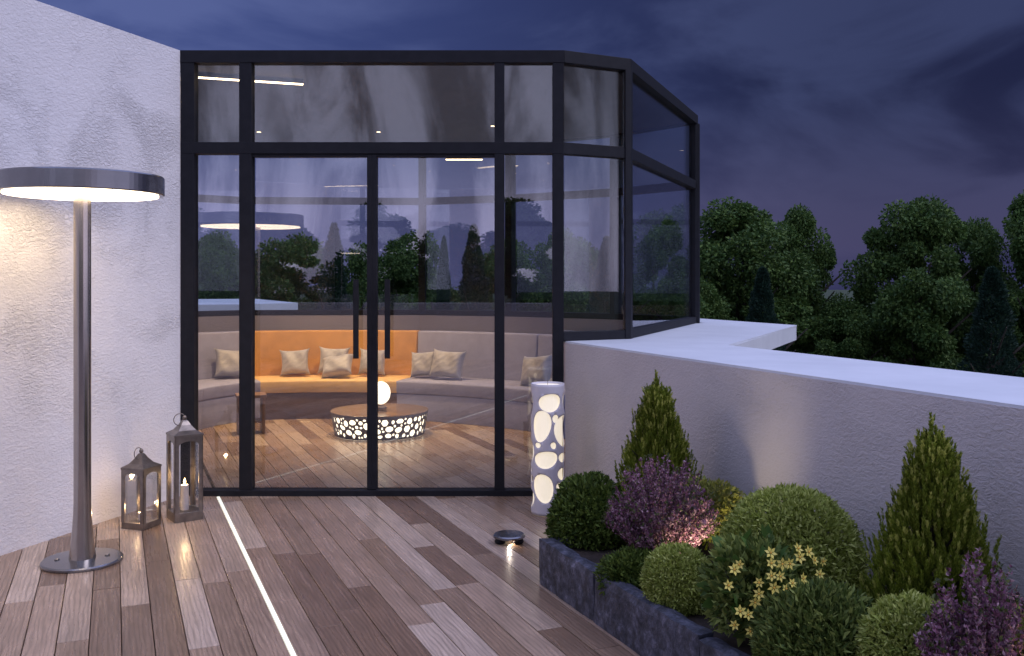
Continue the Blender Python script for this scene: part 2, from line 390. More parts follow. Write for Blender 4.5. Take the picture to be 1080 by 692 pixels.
# front beams
bm = bmesh.new(); pbox(bm, F0, F1, BB, TOP, .004, -.116); part('top_beam', bm, M['frame'], bevel=.003)
bm = bmesh.new(); pbox(bm, (-2.43, D), (F1[0]-.004, D), T0, T1, .002, -.094); part('transom', bm, M['frame'], bevel=.003)
bm = bmesh.new(); pbox(bm, (-2.42, D), (px(583), D), -.019, .042, .012, -.094); part('door_sill', bm, M['frame'], bevel=.003)
def pane(x0, x1, z0, z1, rot=0., y=D+.05, parent=pav, name='pane'):
    c = Vector(((x0+x1)/2, y)); t = Vector((math.cos(rot), math.sin(rot)))*((x1-x0)/2+.008)
    bm = bmesh.new(); pbox(bm, c-t, c+t, z0-.006, z1+.006, .004, -.004); return part(name, bm, M['glass'], parent)
pane(px(204.5), px(252), .042, T0); pane(px(204.5), px(252), T1, BB)
pane(px(265), px(521.5), T1, BB); pane(px(532), px(583), T1, BB, R(.0))
pane(px(532), px(583), .042, T0, R(.5))
def door_leaf(x0, x1, hinge, hx, rot, side):
    lf = empty('door', (0, 0, 0)); lf.parent = pav; lf.matrix_parent_inverse = pinv
    if side == 'l': s0, s1 = x1-.036, x1
    else: s0, s1 = x0, x0+.036
    bm = bmesh.new(); pbox(bm, (s0, D+.006), (s1, D+.006), .046, T0-.004, 0, -.07); from_bm('stile', bm, M['frame'], lf, bevel=.003)
    bm = bmesh.new(); pbox(bm, (x0 if side == 'l' else s1, D+.01), (s0 if side == 'l' else x1, D+.01), T0-.022, T0-.004, 0, -.06); from_bm('rail', bm, M['frame'], lf)
    pane(x0, x1, .046, T0, rot, parent=lf)
    bm = bmesh.new(); pbox(bm, (hx-.019, D-.06), (hx+.019, D-.06), 1.012, 1.588, 0, -.022)
    for z in (1.08, 1.52): box(bm, (hx, D-.018, z), (.018, .06, .018))
    from_bm('handle', bm, M['frame'], lf)
door_leaf(px(265), px(392), None, px(376.5), R(-1.1), 'l'); door_leaf(px(392), px(521.5), None, px(409.5), R(-.1), 'r')
# facets
A0 = (.382, D); A1 = (.903, 7.22); B1 = (1.91, 9.75)
seg(A0, A1, PZ+.001, ()); seg(A1, B1, PZ+.001, ())
bm = bmesh.new(); prism(bm, [(.862, 7.196), (.905, 7.212), (.925, 7.262), (.91, 7.31), (.85, 7.28)], PZ+.0005, BB+.001); part('corner_post', bm, M['frame'], bevel=.003)
bm = bmesh.new(); prism(bm, [(1.875, 9.70), (1.915, 9.70), (1.935, 9.76), (1.90, 9.82), (1.83, 9.80), (1.835, 9.72)], PZ+.0005, BB+.001); part('corner_post', bm, M['frame'], bevel=.003)
back = [B1, (1.20, 10.62), (.0, 11.45), (-1.12, 11.9), (-3.32, 11.75), (-4.5, 10.9), (-5.0, 9.5), (-4.7, 8.0), (-2.75, 7.2)]
inner = []
for p, q in zip(back, back[1:-1]):
    seg(p, q, PZ+.001, (), ends=False)
for i, p in enumerate(back[1:-2]):
    p = Vector(p); c = Vector((-1.2, 9.2)); d = (c-p).normalized(); ang = math.atan2(d.y, d.x)
    bm = bmesh.new(); box(bm, (*(p+d*.04), (PZ+BB)/2), (.12, .085, BB-PZ), ang); part('post', bm, M['frame'], bevel=.003)
# ceiling / roof and the low wall under the back glass
poly = [(-2.40, D+.118), (.36, D+.118), (.83, 7.33), (1.80, 9.75), (1.12, 10.54), (-.04, 11.33), (-1.12, 11.78), (-3.28, 11.63), (-4.4, 10.82), (-4.86, 9.5), (-4.6, 8.1), (-2.9, 7.4)]
bm = bmesh.new(); prism(bm, poly, 3.19, 3.262); part('ceiling', bm, M['ceiling'])
def offset_line(pts, d):
    out = []; P = [Vector(p) for p in pts]
    for i, p in enumerate(P):
        t1 = (P[i]-P[i-1]).normalized() if i else (P[1]-P[0]).normalized()
        t2 = (P[i+1]-P[i]).normalized() if i < len(P)-1 else t1
        n = (Vector((t1.y, -t1.x))+Vector((t2.y, -t2.x))).normalized(); k = 1/max(.5, n.dot(Vector((t1.y, -t1.x))))
        out.append(p+n*d*k)
    return out
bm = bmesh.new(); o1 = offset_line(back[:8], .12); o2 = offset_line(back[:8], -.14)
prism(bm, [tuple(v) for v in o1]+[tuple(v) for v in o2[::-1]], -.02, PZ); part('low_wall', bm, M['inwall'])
bm = bmesh.new(); pbox(bm, back[7], (-2.62, 7.12), -.02, BB, 0, -.2); part('side_wall', bm, M['wall'])
# far-left wing of the flat roof, seen through the glass
bm = bmesh.new(); prism(bm, [(-9, 13.2), (-4.1, 14.6), (-3.5, 15.5), (-5, 18.5), (-11, 17)], -3.5, 1.19)
from_bm('roof_wing', bm, M['cap'], label='pale flat roof wing seen through the left panes behind the sofa', cat='roof')

# ceiling lights
def strip(name, p, q, z, w, lab):
    t = empty(name, ((p[0]+q[0])/2, (p[1]+q[1])/2, z), label=lab, cat='ceiling light')
    pp = Vector(p)-Vector(t.location[:2]); qq = Vector(q)-Vector(t.location[:2])
    bm = bmesh.new(); pbox(bm, pp, qq, 0, .03, -w/2-.006, w/2+.006); from_bm('housing', bm, M['frame'], t)
    bm = bmesh.new(); pbox(bm, pp, qq, -.008, -.0005, -w/2, w/2); from_bm('diffuser', bm, M['ceilglow'], t)
strip('linear_light', (-2.75, 7.25), (-1.68, 7.62), 3.158, .03, 'long warm linear ceiling light behind the upper left panes')
strip('linear_light', (-.78, 11.2), (-.35, 11.2), 3.0, .045, 'short warm linear light hanging over the back of the sofa')

# ============================================================ sofa
def smoothline(pts, n=8):
    P = [Vector(p) for p in pts]; P = [2*P[0]-P[1]]+P+[2*P[-1]-P[-2]]; out = []
    for i in range(1, len(P)-2):
        for k in range(n):
            t = k/n; a, b, c, d = P[i-1:i+3]
            out.append(.5*((2*b)+(c-a)*t+(2*a-5*b+4*c-d)*t*t+(3*b-a-3*c+d)*t**3))
    out.append(P[-2]); return out
path = smoothline([(-4.15, 8.2), (-4.16, 9.6), (-3.86, 10.7), (-3.18, 11.36), (-2.15, 11.55), (-1.09, 11.46), (-.05, 11.0), (.72, 10.45), (1.15, 9.9)], 10)
sofa = empty('curved_sofa', (-2.1, 11.0, 0), label='long curved sofa with grey ends and an orange middle along the back wall', cat='sofa')
sinv = Matrix.Translation((2.1, -11., 0))
def sweep(name, pts, prof, mat, label=None, bev=.02):
    # prof: (offset inward, z); the inside of the room is on the right when walking left -> right
    lines = [offset_line([tuple(p) for p in pts], d) for d, z in prof]
    bm = bmesh.new(); rings = [[bm.verts.new((*lines[j][i], prof[j][1])) for j in range(len(prof))] for i in range(len(pts))]
    for a, b in zip(rings, rings[1:]):
        for j in range(len(prof)): bm.faces.new((a[j], a[(j+1) % len(prof)], b[(j+1) % len(prof)], b[j]))
    bm.faces.new(rings[0]); bm.faces.new(rings[-1][::-1])
    o = from_bm(name, bm, mat, sofa, label=label); o.matrix_parent_inverse = sinv
    mo = o.modifiers.new('b', 'BEVEL'); mo.width = bev; mo.segments = 3; mo.limit_method = 'ANGLE'; mo.angle_limit = R(40)
    o.data.polygons.foreach_set('use_smooth', [True]*len(o.data.polygons))
mods = [(0, 30, M['sofa'], M['sofa'], M['sofa'], None), (30, 50, M['sofa_tan'], M['sofa_tan_seat'], M['sofa_base'], 'orange'), (50, 80, M['sofa'], M['sofa'], M['sofa'], None)]
for i0, i1, mb, ms, mf, lab in mods:
    cuts = [i0, (i0+i1)//2, i1] if lab is None else [i0, i1]
    for a, b in zip(cuts, cuts[1:]):
        seg_ = [p.copy() for p in path[a:b+1]]
        t = (seg_[1]-seg_[0]).normalized(); seg_[0] += t*.006; t = (seg_[-1]-seg_[-2]).normalized(); seg_[-1] -= t*.006
        sweep('backrest', seg_, [(0, .30), (.20, .30), (.15, .965), (.0, .965)], mb, lab and 'orange backrest')
        sweep('seat', seg_, [(.16, .30), (.82, .30), (.83, .44), (.20, .44)], ms, lab and 'glowing amber seat cushion')
        sweep('base', seg_, [(.02, .0), (.80, .0), (.81, .297), (.02, .297)], mf, lab and 'dark brown base', .008)
# lamp helper, used first for the added downlights above the sofa
def lamp(name, kind, loc, aim, e, col, size=.1, parent=None, spot=None):
    d = bpy.data.lights.new(name, kind); d.energy = e; d.color = col
    if kind == 'AREA': d.size = size
    elif kind != 'SUN': d.shadow_soft_size = size
    if spot: d.spot_size = R(spot[0]); d.spot_blend = spot[1]
    o = bpy.data.objects.new(name, d); COL.objects.link(o); o.location = loc
    if aim: o.rotation_euler = (Vector(aim)-Vector(loc)).to_track_quat('-Z', 'Y').to_euler()
    if parent: o.parent = parent
    return o
for i, (x, y) in enumerate(((-2.75, 10.3), (-1.45, 10.3), (-3.6, 9.5), (-.2, 9.9))):  # fixtures and beams added to warm the interior, not known ceiling lamps
    t = empty('ceiling_downlight', (x, y, 3.19), label=['round warm downlight over the left of the orange sofa back', 'round warm downlight over the right of the orange sofa back', 'round warm downlight over the left grey sofa end', 'round warm downlight over the right grey sofa end'][i], cat='downlight', group='downlights in the ceiling of the glass room')
    bm = bmesh.new(); lathe(bm, [(.026, -.008), (.034, -.008), (.034, 0), (.026, 0)], 24, cap=False); from_bm('ring', bm, M['steel'], t)
    bm = bmesh.new(); lathe(bm, [(.025, -.005), (.025, -.002)], 24); from_bm('diffuser', bm, M['ceilglow'], t)
    lamp('downlight_beam', 'SPOT', (0, 0, -.03), None, (330 if i < 2 else 85), (1, .66, .33), .02, t, (95, .8))
# pillows
def pillow(loc, yaw, tilt, roll, s=.40, lab='', h=.34):
    N = 22; bm = bmesh.new(); G = {}
    rr = random.Random(hash(loc) & 255)
    ph = rr.random()*6
    for side_ in (1, -1):
        for i in range(N+1):
            for j in range(N+1):
                u = i/N*2-1; v = j/N*2-1
                if side_ == -1 and (i in (0, N) or j in (0, N)): G[side_, i, j] = G[1, i, j]; continue
                pin = 1-.20*(1-abs(u)**3)*abs(v)**4; pin2 = 1-.17*(1-abs(v)**3)*abs(u)**4
                th = .085*((1-u**4)*(1-v**4))**.55*(1-.25*max(0, 1-abs(u)*2.2)*max(0, v))
                th += .011*math.sin(5*u+3*v+ph)*(1-u*u)*(1-v*v) + .005*math.sin(14*(u-v)+ph)*(1-abs(u*v))*abs(u)*(1-u*u)*(1-v*v)*2
                G[side_, i, j] = bm.verts.new((u*s/2*pin2, side_*th, v*h/2*pin))
        for i in range(N):
            for j in range(N): bm.faces.new((G[side_, i, j], G[side_, i+1, j], G[side_, i+1, j+1], G[side_, i, j+1]))
    o = from_bm('throw_pillow', bm, M['pillow'], smooth_=True, label=lab, cat='pillow', group='pillows on the curved sofa')
    o.location = loc; o.rotation_euler = (R(tilt), R(roll), R(yaw)); return o
def pp(pxx, y, z=.44+.165): return ((pxx-540)*.001*y, y, z)
pillow(pp(243, 10.92, .615), 30, -22, 5, .38, 'pillow alone on the left grey end of the sofa', .36)
pillow(pp(311, 11.16), 8, -18, -3, .36, 'pillow alone at the left of the orange sofa back', .33)
pillow(pp(352, 11.22, .62), 0, -14, 2, .38, 'upright pillow behind the slumped one on the orange sofa section', .34)
pillow(pp(356, 10.98, .575), -6, -42, -9, .38, 'slumped pillow leaning on another on the orange sofa section', .30)
pillow(pp(393, 11.17, .61), -3, -16, 2, .34, 'pillow behind the meeting stiles of the glass doors', .33)
pillow(pp(447, 10.98, .60), -14, -18, -4, .33, 'pillow half hidden behind another where orange meets grey', .32)
pillow(pp(472, 10.80, .615), -20, -20, 3, .42, 'broad pillow on the grey sofa right of the orange part', .35)
pillow(pp(566, 10.14, .61), -38, -20, -6, .40, 'pillow at the far right end of the sofa by the corner post', .35)

# ============================================================ perforated shells
def perforated(name, blobs, U, H, mapf, mat, parent, step, thick=.006):
    """blobs: list of polygons in (u,v); a sheet U x H with real holes, mapped by mapf(u,v)"""
    vs = []; es = []; 
    def addloop(p):
        b = len(vs); vs.extend([Vector(q) for q in p]); es.extend([(b+i, b+(i+1) % len(p)) for i in range(len(p))])
    nu = int(U/step); nv = max(2, int(H/step))
    outer = [(U*i/nu, 0) for i in range(nu)]+[(U, H*i/nv) for i in range(nv)]+[(U-U*i/nu, H) for i in range(nu)]+[(0, H-H*i/nv) for i in range(nv)]
    addloop(outer)
    for b in blobs: addloop(b)
    def inside(x, y, poly):
        c = False; j = len(poly)-1
        for i in range(len(poly)):
            xi, yi = poly[i]; xj, yj = poly[j]
            if (yi > y) != (yj > y) and x < (xj-xi)*(y-yi)/(yj-yi)+xi: c = not c
            j = i
        return c
    bbs = [(min(p[0] for p in b), max(p[0] for p in b), min(p[1] for p in b), max(p[1] for p in b)) for b in blobs]
    def inhole(x, y): return any(bb[0] <= x <= bb[1] and bb[2] <= y <= bb[3] and inside(x, y, b) for b, bb in zip(blobs, bbs))
    for i in range(1, nu):
        for j in range(1, nv):
            x = U*i/nu; yv = H*j/nv
            if not inhole(x, yv): vs.append(Vector((x, yv)))
    V, E, Fc, *_ = delaunay_2d_cdt(vs, es, [], 0, 1e-6)
    bm = bmesh.new(); bv = [bm.verts.new(mapf(v.x, v.y)) for v in V]
    for f in Fc:
        cx = sum(V[i].x for i in f)/len(f); cy = sum(V[i].y for i in f)/len(f)
        if not inhole(cx, cy) and 0 <= cx <= U:
            try: bm.faces.new([bv[i] for i in f])
            except ValueError: pass
    bmesh.ops.remove_doubles(bm, verts=bm.verts, dist=.0003)
    loose = [v for v in bm.verts if not v.link_faces]; bmesh.ops.delete(bm, geom=loose, context='VERTS')
    o = from_bm(name, bm, mat, parent, smooth_=True)
    mo = o.modifiers.new('s', 'SOLIDIFY'); mo.thickness = thick; mo.offset = 0
    return o
def blob(cx, cy, rx, ry, rot=0, n=26, egg=.15, sq=2.0):
    out = []
    for i in range(n):
        a = 2*math.pi*i/n; c, s = math.cos(a), math.sin(a)
        x = rx*math.copysign(abs(c)**(2/sq), c)*(1+egg*s); y_ = ry*math.copysign(abs(s)**(2/sq), s)
        out.append((cx+x*math.cos(rot)-y_*math.sin(rot), cy+x*math.sin(rot)+y_*math.cos(rot)))
    return out
# tall pebble lamp: u = arc length, u0 faces the camera
r_ = .112; H_ = .880; U_ = 2*math.pi*r_
plamp = empty('pebble_floor_lantern', (.243, 6.46, 0), label='tall white cylinder lamp with glowing pebble shaped openings', cat='lamp')
k = .880/493.
spec = [(557, 241, 44, 34, -.15), (523, 329, 35, 60, .15), (577, 300, 11, 15, .2), (610, 350, 28, 60, -.1), (511, 401, 10, 10, 0), (570, 401, 10, 13, -.4), (540, 455, 47, 32, -.15), (530, 563, 39, 55, -.25),
        (604, 450, 14, 18, 0), (601, 512, 15, 23, -.3), (590, 556, 9, 13, -.2), (606, 588, 14, 24, 0)]
bl = []
for cx, cy, rx, ry, rot in spec:
    sgn = max(-.93, min(.93, (cx-548)/63)); th = math.asin(sgn); u = U_*.5+th*r_; v = H_-(cy-172)*k
    bl.append((u, v, rx*k/max(.45, math.cos(th))*(1 if abs(sgn) < .7 else .8), ry*k, -rot))
rr = random.Random(5)
tries = 0
def clear(u, v, a, bb, lst, m=.010):
    for q in lst:
        for du in (0, U_, -U_):
            d = math.hypot((u-q[0]-du)/(a+q[2]+m), (v-q[1])/(bb+q[3]+m))
            if d < 1: return False
    return True
while tries < 9000:
    tries += 1
    u = rr.uniform(.03, U_-.03)
    if abs(u-U_/2) < r_*1.22: continue
    big = tries < 4500
    a = rr.uniform(.045, .075) if big else rr.uniform(.014, .026); b = rr.uniform(.06, .095) if big else rr.uniform(.018, .030)
    v = rr.uniform(b+.03, H_-b-.03)
    if u-a < .01 or u+a > U_-.01: continue
    if clear(u, v, a, b, bl): bl.append((u, v, a, b, rr.uniform(-.3, .3)))
def cyl(u, v): 
    a = -math.pi/2 + (u-U_/2)/r_ + math.atan2(.243, 6.46)*-1
    return (r_*math.cos(a), r_*math.sin(a), v+.002)
perforated('shell', [blob(*q) for q in bl], U_, H_, cyl, M['white_shell'], plamp, .018, .005)
bm = bmesh.new(); lathe(bm, [(.1, .012), (.1, H_-.012)], 40); from_bm('inner_diffuser', bm, M['perfglow'], plamp, smooth_=False)
bm = bmesh.new(); tube(bm, [(0, 0, H_-.03), (0, 0, H_+.022)], .0022); from_bm('finial', bm, M['steel'], plamp)
# coffee table
ctab = empty('drum_coffee_table', (-1.36, 9.75, 0), label='low round coffee table with a glowing pebble pattern skirt', cat='coffee table')
ra, rb_, Ht = .495, .455, .235; Uc = 2*math.pi*.48
rr = random.Random(11); pts = []
cells = 0
bl2 = []
tr_ = 0
while tr_ < 22000:
    tr_ += 1
    sz = .038 if tr_ < 2500 else (.027 if tr_ < 9000 else .016)
    a = rr.uniform(.6, 1.15)*sz; b = rr.uniform(.6, 1.0)*sz
    u = rr.uniform(a+.008, Uc-a-.008); v = rr.uniform(b+.012, Ht-b-.018)
    okk = True
    for q in bl2:
        if math.hypot((u-q[0])/(a+q[2]+.007), (v-q[1])/(b+q[3]+.007)) < 1: okk = False; break
    if okk and b+.012 < Ht-b-.018: bl2.append((u, v, a, b, rr.uniform(-.5, .5)))
def drum(u, v):
    a = u/.48; r = rb_+(ra-rb_)*v/Ht; return (r*math.cos(a), r*math.sin(a), v+.002)
perforated('skirt', [blob(u, v, a, b, rr.uniform(-.3, .3), rr.choice([6, 7, 8, 9]), rr.uniform(-.25, .25), 2.0) for u, v, a, b, rt in bl2], Uc, Ht, drum, M['dark_shell'], ctab, .03, .006)
bm = bmesh.new(); lathe(bm, [(.435, .012), (.472, Ht-.012)], 48); from_bm('inner_diffuser', bm, M['tableglow'], ctab)
bm = bmesh.new(); lathe(bm, [(ra+.002, Ht), (ra+.004, Ht+.002), (ra+.004, Ht+.007), (ra+.001, Ht+.009)], 64); from_bm('tabletop', bm, M['tabletop'], ctab)
orb = empty('orb_table_lamp', (-1.345, 9.72, Ht+.02), label='glowing egg shaped lamp standing on the round coffee table', cat='table lamp')
bm = bmesh.new(); lathe(bm, [(.06, 0), (.06, .02), (.035, .035), (.03, .05)], 32); from_bm('base', bm, M['wood'], orb, smooth_=False)
bm = bmesh.new(); lathe(bm, [(.098*math.sin(math.pi*i/16)+.0005, .165-.118*math.cos(math.pi*i/16)) for i in range(17)], 32); from_bm('globe', bm, M['orbglow'], orb, smooth_=True)
# small wooden side table by the sofa
st = empty('wooden_side_table', (-2.70, 10.55-.75, 0), R(20), label='small dark wooden side table in front of the left sofa end', cat='side table')
bm = bmesh.new(); box(bm, (0, 0, .385), (.30, .26, .03)); from_bm('tabletop', bm, M['wood'], st, bevel=.004)
for sx in (-.12, .12):
    bm = bmesh.new(); box(bm, (sx, 0, .185), (.03, .24, .369)); from_bm('side_panel', bm, M['wood'], st, bevel=.003)
bm = bmesh.new(); box(bm, (0, 0, .12), (.208, .22, .02)); from_bm('shelf', bm, M['wood'], st)
for dxx in (-1,): pass

# ============================================================ arc floor lamp with disc shade on the left
fl = empty('disc_floor_lamp', (-2.42, 5.34, 0), label='tall metal floor lamp with a wide flat disc shade', cat='floor lamp')
bm = bmesh.new(); lathe(bm, [(.205, 0), (.216, .003), (.216, .014), (.208, .021), (.10, .026)], 72); from_bm('base', bm, M['steel_dark'], fl, smooth_=False, bevel=0)
bm = bmesh.new(); lathe(bm, [(.072, .024), (.068, .05), (.056, .16), (.048, .27), (.046, .34), (.046, 2.075)], 48); from_bm('pole', bm, M['steel'], fl, smooth_=True)
bm = bmesh.new(); lathe(bm, [(.405, 2.070), (.432, 2.070), (.436, 2.076), (.436, 2.168), (.430, 2.176), (.05, 2.178)], 96); from_bm('disc_shade', bm, M['steel_dark'], fl, smooth_=False)
o = fl.children[-1]; o.data.polygons.foreach_set('use_smooth', [True]*len(o.data.polygons)); mo = o.modifiers.new('e', 'EDGE_SPLIT'); mo.split_angle = R(30)
o.location.x = 0
bm = bmesh.new(); lathe(bm, [(.404, 2.062), (.404, 2.0695)], 72); from_bm('diffuser', bm, M['lampglow'], fl)
for a in (20, 200): 
    bm = bmesh.new(); lathe(bm, [(.014, .0255), (.014, .030), (.009, .033)], 16, (.13*math.cos(R(a)), .13*math.sin(R(a)), 0)); from_bm('bolt', bm, M['steel'], fl)

# ============================================================ lanterns
def lantern(loc, rz, w, hb, hr, name_label, ch, cr):
    t = empty('metal_lantern', loc, rz, label=name_label, cat='lantern', group='metal candle lanterns by the glass door')
    h = w/2; pw = w*.15; bh = hb*.105; tv = hb*.055
    bm = bmesh.new(); box(bm, (0, 0, bh/2), (w, w, bh)); from_bm('base', bm, M['lantern'], t, bevel=.002)
    # one face frame = sheet with an arched opening
    def face(k):
        bm = bmesh.new(); z0 = bh+.0005; z1 = hb; o_ = []
        aw = h-pw; az = z1-tv-aw*.45
        inn = [(-aw, z0), (-aw, az)]+[(-aw*math.cos(R(a)), az+aw*.45*math.sin(R(a))) for a in range(15, 180, 15)]+[(aw, az), (aw, z0)]
        out = [(-h, z0), (-h, az)]+[(max(-h, min(h, -h*1.3*math.cos(R(a)))), z1) for a in range(15, 180, 15)]+[(h, az), (h, z0)]
        for yy in (0, 1): pass
        V = [[bm.verts.new((x, y, z)) for x, z in L_] for y in (-h, -h+.006) for L_ in (inn, out)]
        n = len(inn)
        for i in range(n-1):
            bm.faces.new((V[0][i], V[0][i+1], V[1][i+1], V[1][i])); bm.faces.new((V[2][i], V[3][i], V[3][i+1], V[2][i+1]))
            bm.faces.new((V[0][i], V[2][i], V[2][i+1], V[0][i+1])); bm.faces.new((V[1][i], V[1][i+1], V[3][i+1], V[3][i]))
        o = from_bm('side_frame', bm, M['lantern'], t); o.rotation_euler.z = k*math.pi/2
        bm = bmesh.new(); box(bm, (0, -h+.011, (z0+z1)/2), (2*(h-pw)+.01, .003, z1-z0-.004)); o = from_bm('glass_panel', bm, M['clear'], t); o.rotation_euler.z = k*math.pi/2
    for k in range(4): face(k)
    bm = bmesh.new(); prof = [(1.03, 0), (1.03, .012), (.62, hr*.35), (.34, hr*.68), (.2, hr*.92), (.13, hr)]
    rg = [[bm.verts.new((sx*h*s, sy*h*s, hb+z+.0005)) for sx, sy in ((-1, -1), (1, -1), (1, 1), (-1, 1))] for s, z in prof]
    for a, b in zip(rg, rg[1:]):
        for i in range(4): bm.faces.new((a[i], a[(i+1) % 4], b[(i+1) % 4], b[i]))
    bm.faces.new(rg[0][::-1]); bm.faces.new(rg[-1]); from_bm('roof', bm, M['lantern'], t)
    bm = bmesh.new(); lathe(bm, [(.004, 0), (.012, .006), (.014, .016), (.010, .026), (.003, .031)], 16, (0, 0, hb+hr)); from_bm('knob', bm, M['lantern'], t, smooth_=True)
    bm = bmesh.new(); R_ = w*.21; tube(bm, [(R_*math.cos(a)-R_*.85, .0, hb+hr+.005+R_*math.sin(a)) for a in [i*math.pi/12 for i in range(24)]]+[(R_-R_*.85, 0, hb+hr+.005)], .0028); from_bm('ring_handle', bm, M['lantern'], t, smooth_=True)
    c = empty('pillar_candle', (loc[0], loc[1], loc[2]+bh+.001), label='lit candle inside the '+('tall' if ch > .1 else 'small')+' metal lantern', cat='candle', group='candles inside the lanterns')
    bm = bmesh.new(); lathe(bm, [(cr, 0), (cr, ch-.004), (cr*.9, ch), (cr*.3, ch-.006)], 24); from_bm('wax', bm, M['candle'], c, smooth_=False)
    bm = bmesh.new(); tube(bm, [(0, 0, ch-.008), (0, .001, ch+.01)], .0012); from_bm('wick', bm, M['under'], c)
    bm = bmesh.new(); lathe(bm, [(.001, 0), (.006, .008), (.0068, .015), (.004, .028), (.0005, .04)], 12, (0, 0, ch+.004)); from_bm('flame', bm, M['flame'], c, smooth_=True)
    lamp('flame_light', 'POINT', (0, 0, ch+.03), None, 2.2, (1, .66, .33), .012, c)
lantern((-2.175, 6.30, .001), R(36), .185, .555, .10, 'tall metal lantern with a candle beside the door post', .165, .026)
lantern((-2.385, 6.10, .001), R(72), .170, .375, .095, 'small short metal lantern at the foot of the white wall', .05, .022)

# ============================================================ puck light on the deck
pk = empty('deck_puck_light', (-.017, 5.72, 0), label='small dark disc light lying on the deck by the planter corner', cat='light')
bm = bmesh.new(); lathe(bm, [(.03, .032), (.085, .032), (.098, .040), (.098, .050), (.088, .056), (.02, .059)], 40); from_bm('cap', bm, M['steel_dark'], pk, smooth_=False)
for sx in (-1, 1):
    bm = bmesh.new(); lathe(bm, [(.02, 0), (.031, .006), (.033, .018), (.026, .0315)], 20, (sx*.055, -.015, 0)); from_bm('foot', bm, M['frame'], pk, smooth_=True)
bm = bmesh.new(); lathe(bm, [(.026, .012), (.026, .031)], 20, (0, .02, 0)); from_bm('lens', bm, M['perfglow'], pk)
lamp('puck_beam', 'SPOT', (.0, -.01, .026), (.5, -.5, -.05), 1.4, (1, .85, .70), .004, pk, (120, .7))

# ============================================================ planter
def fx(y): return .135+.42*(4.98-y)
PN = Vector((DV.y, -DV.x))      # to the right of the boards: towards the parapet
c0 = Vector((.135, 4.98))
pl = empty('stone_planter', (.135, 4.98, 0), label='long dark slate planter trough in front of the parapet', cat='planter')
def rough_block(bm, s0, s1, n0, n1, z0, z1, seed, amp=.006, st=.035):
    """a stone block with uneven faces; s runs towards the camera along the planter, n towards the parapet"""
    ns = max(2, int((s1-s0)/st)); nn = max(2, int((n1-n0)/st)); nz_ = max(2, int((z1-z0)/st)); cache = {}
    from mathutils import noise as mn
    def V(i, j, k_):
        key = (i, j, k_)
        if key in cache: return cache[key]
        s = s0+(s1-s0)*i/ns; n = n0+(n1-n0)*j/nn; z = z0+(z1-z0)*k_/nz_
        p = Vector((s*3.1, n*3.1, z*3.1+seed))
        d = mn.noise_vector(p*3)*amp + mn.noise_vector(p*9)*amp*.5
        if k_ == 0: d.z = 0
        edge = (j in (0, nn))+(k_ == nz_)+(i in (0, ns))
        if edge >= 2:
            ch = .006+.010*max(0, mn.noise(p*4))
            n += ch*(1 if j == 0 else -1 if j == nn else 0); z -= ch*(k_ == nz_); s += ch*(.4 if i == 0 else -.4 if i == ns else 0)
        P = -DV*(s+d.x) + PN*(n+d.y); cache[key] = bm.verts.new((P.x, P.y, max(z0, z+d.z))); return cache[key]
    def quad(a, b, c, d): bm.faces.new((V(*a), V(*b), V(*c), V(*d)))
    for i in range(ns):
        for j in range(nn): quad((i, j, nz_), (i+1, j, nz_), (i+1, j+1, nz_), (i, j+1, nz_)); quad((i, j, 0), (i, j+1, 0), (i+1, j+1, 0), (i+1, j, 0))
        for k_ in range(nz_): quad((i, 0, k_), (i+1, 0, k_), (i+1, 0, k_+1), (i, 0, k_+1)); quad((i, nn, k_), (i, nn, k_+1), (i+1, nn, k_+1), (i+1, nn, k_))
    for j in range(nn):
        for k_ in range(nz_): quad((0, j, k_), (0, j, k_+1), (0, j+1, k_+1), (0, j+1, k_)); quad((ns, j, k_), (ns, j+1, k_), (ns, j+1, k_+1), (ns, j, k_+1))
s = 0.; i = 0; rr = random.Random(3)
while s < 4.6:
    ln = [.62, .86, .78, .70, .82, .9][i % 6]
    bm = bmesh.new(); rough_block(bm, s+.002, s+ln-.002, 0, .085, 0, .236+[0, .004, -.008, .0, .006, 0][i % 6], i*5.3, .006)
    from_bm('stone_block', bm, M['stone'], pl, smooth_=False); s += ln; i += 1
bm = bmesh.new(); rough_block(bm, .0, .085, .088, .93, 0, .233, 77, .006); from_bm('stone_block', bm, M['stone'], pl)
bm = bmesh.new()
q0 = -DV*.086+PN*.086; q1 = -DV*4.6+PN*.086; q2 = -DV*4.6+PN*.93; q3 = -DV*.086+PN*.93
prism(bm, [tuple(q0), tuple(q1), tuple(q2), tuple(q3)], .0, .19)
from_bm('soil', bm, M['soil'], pl, label='dark soil filling the planter')

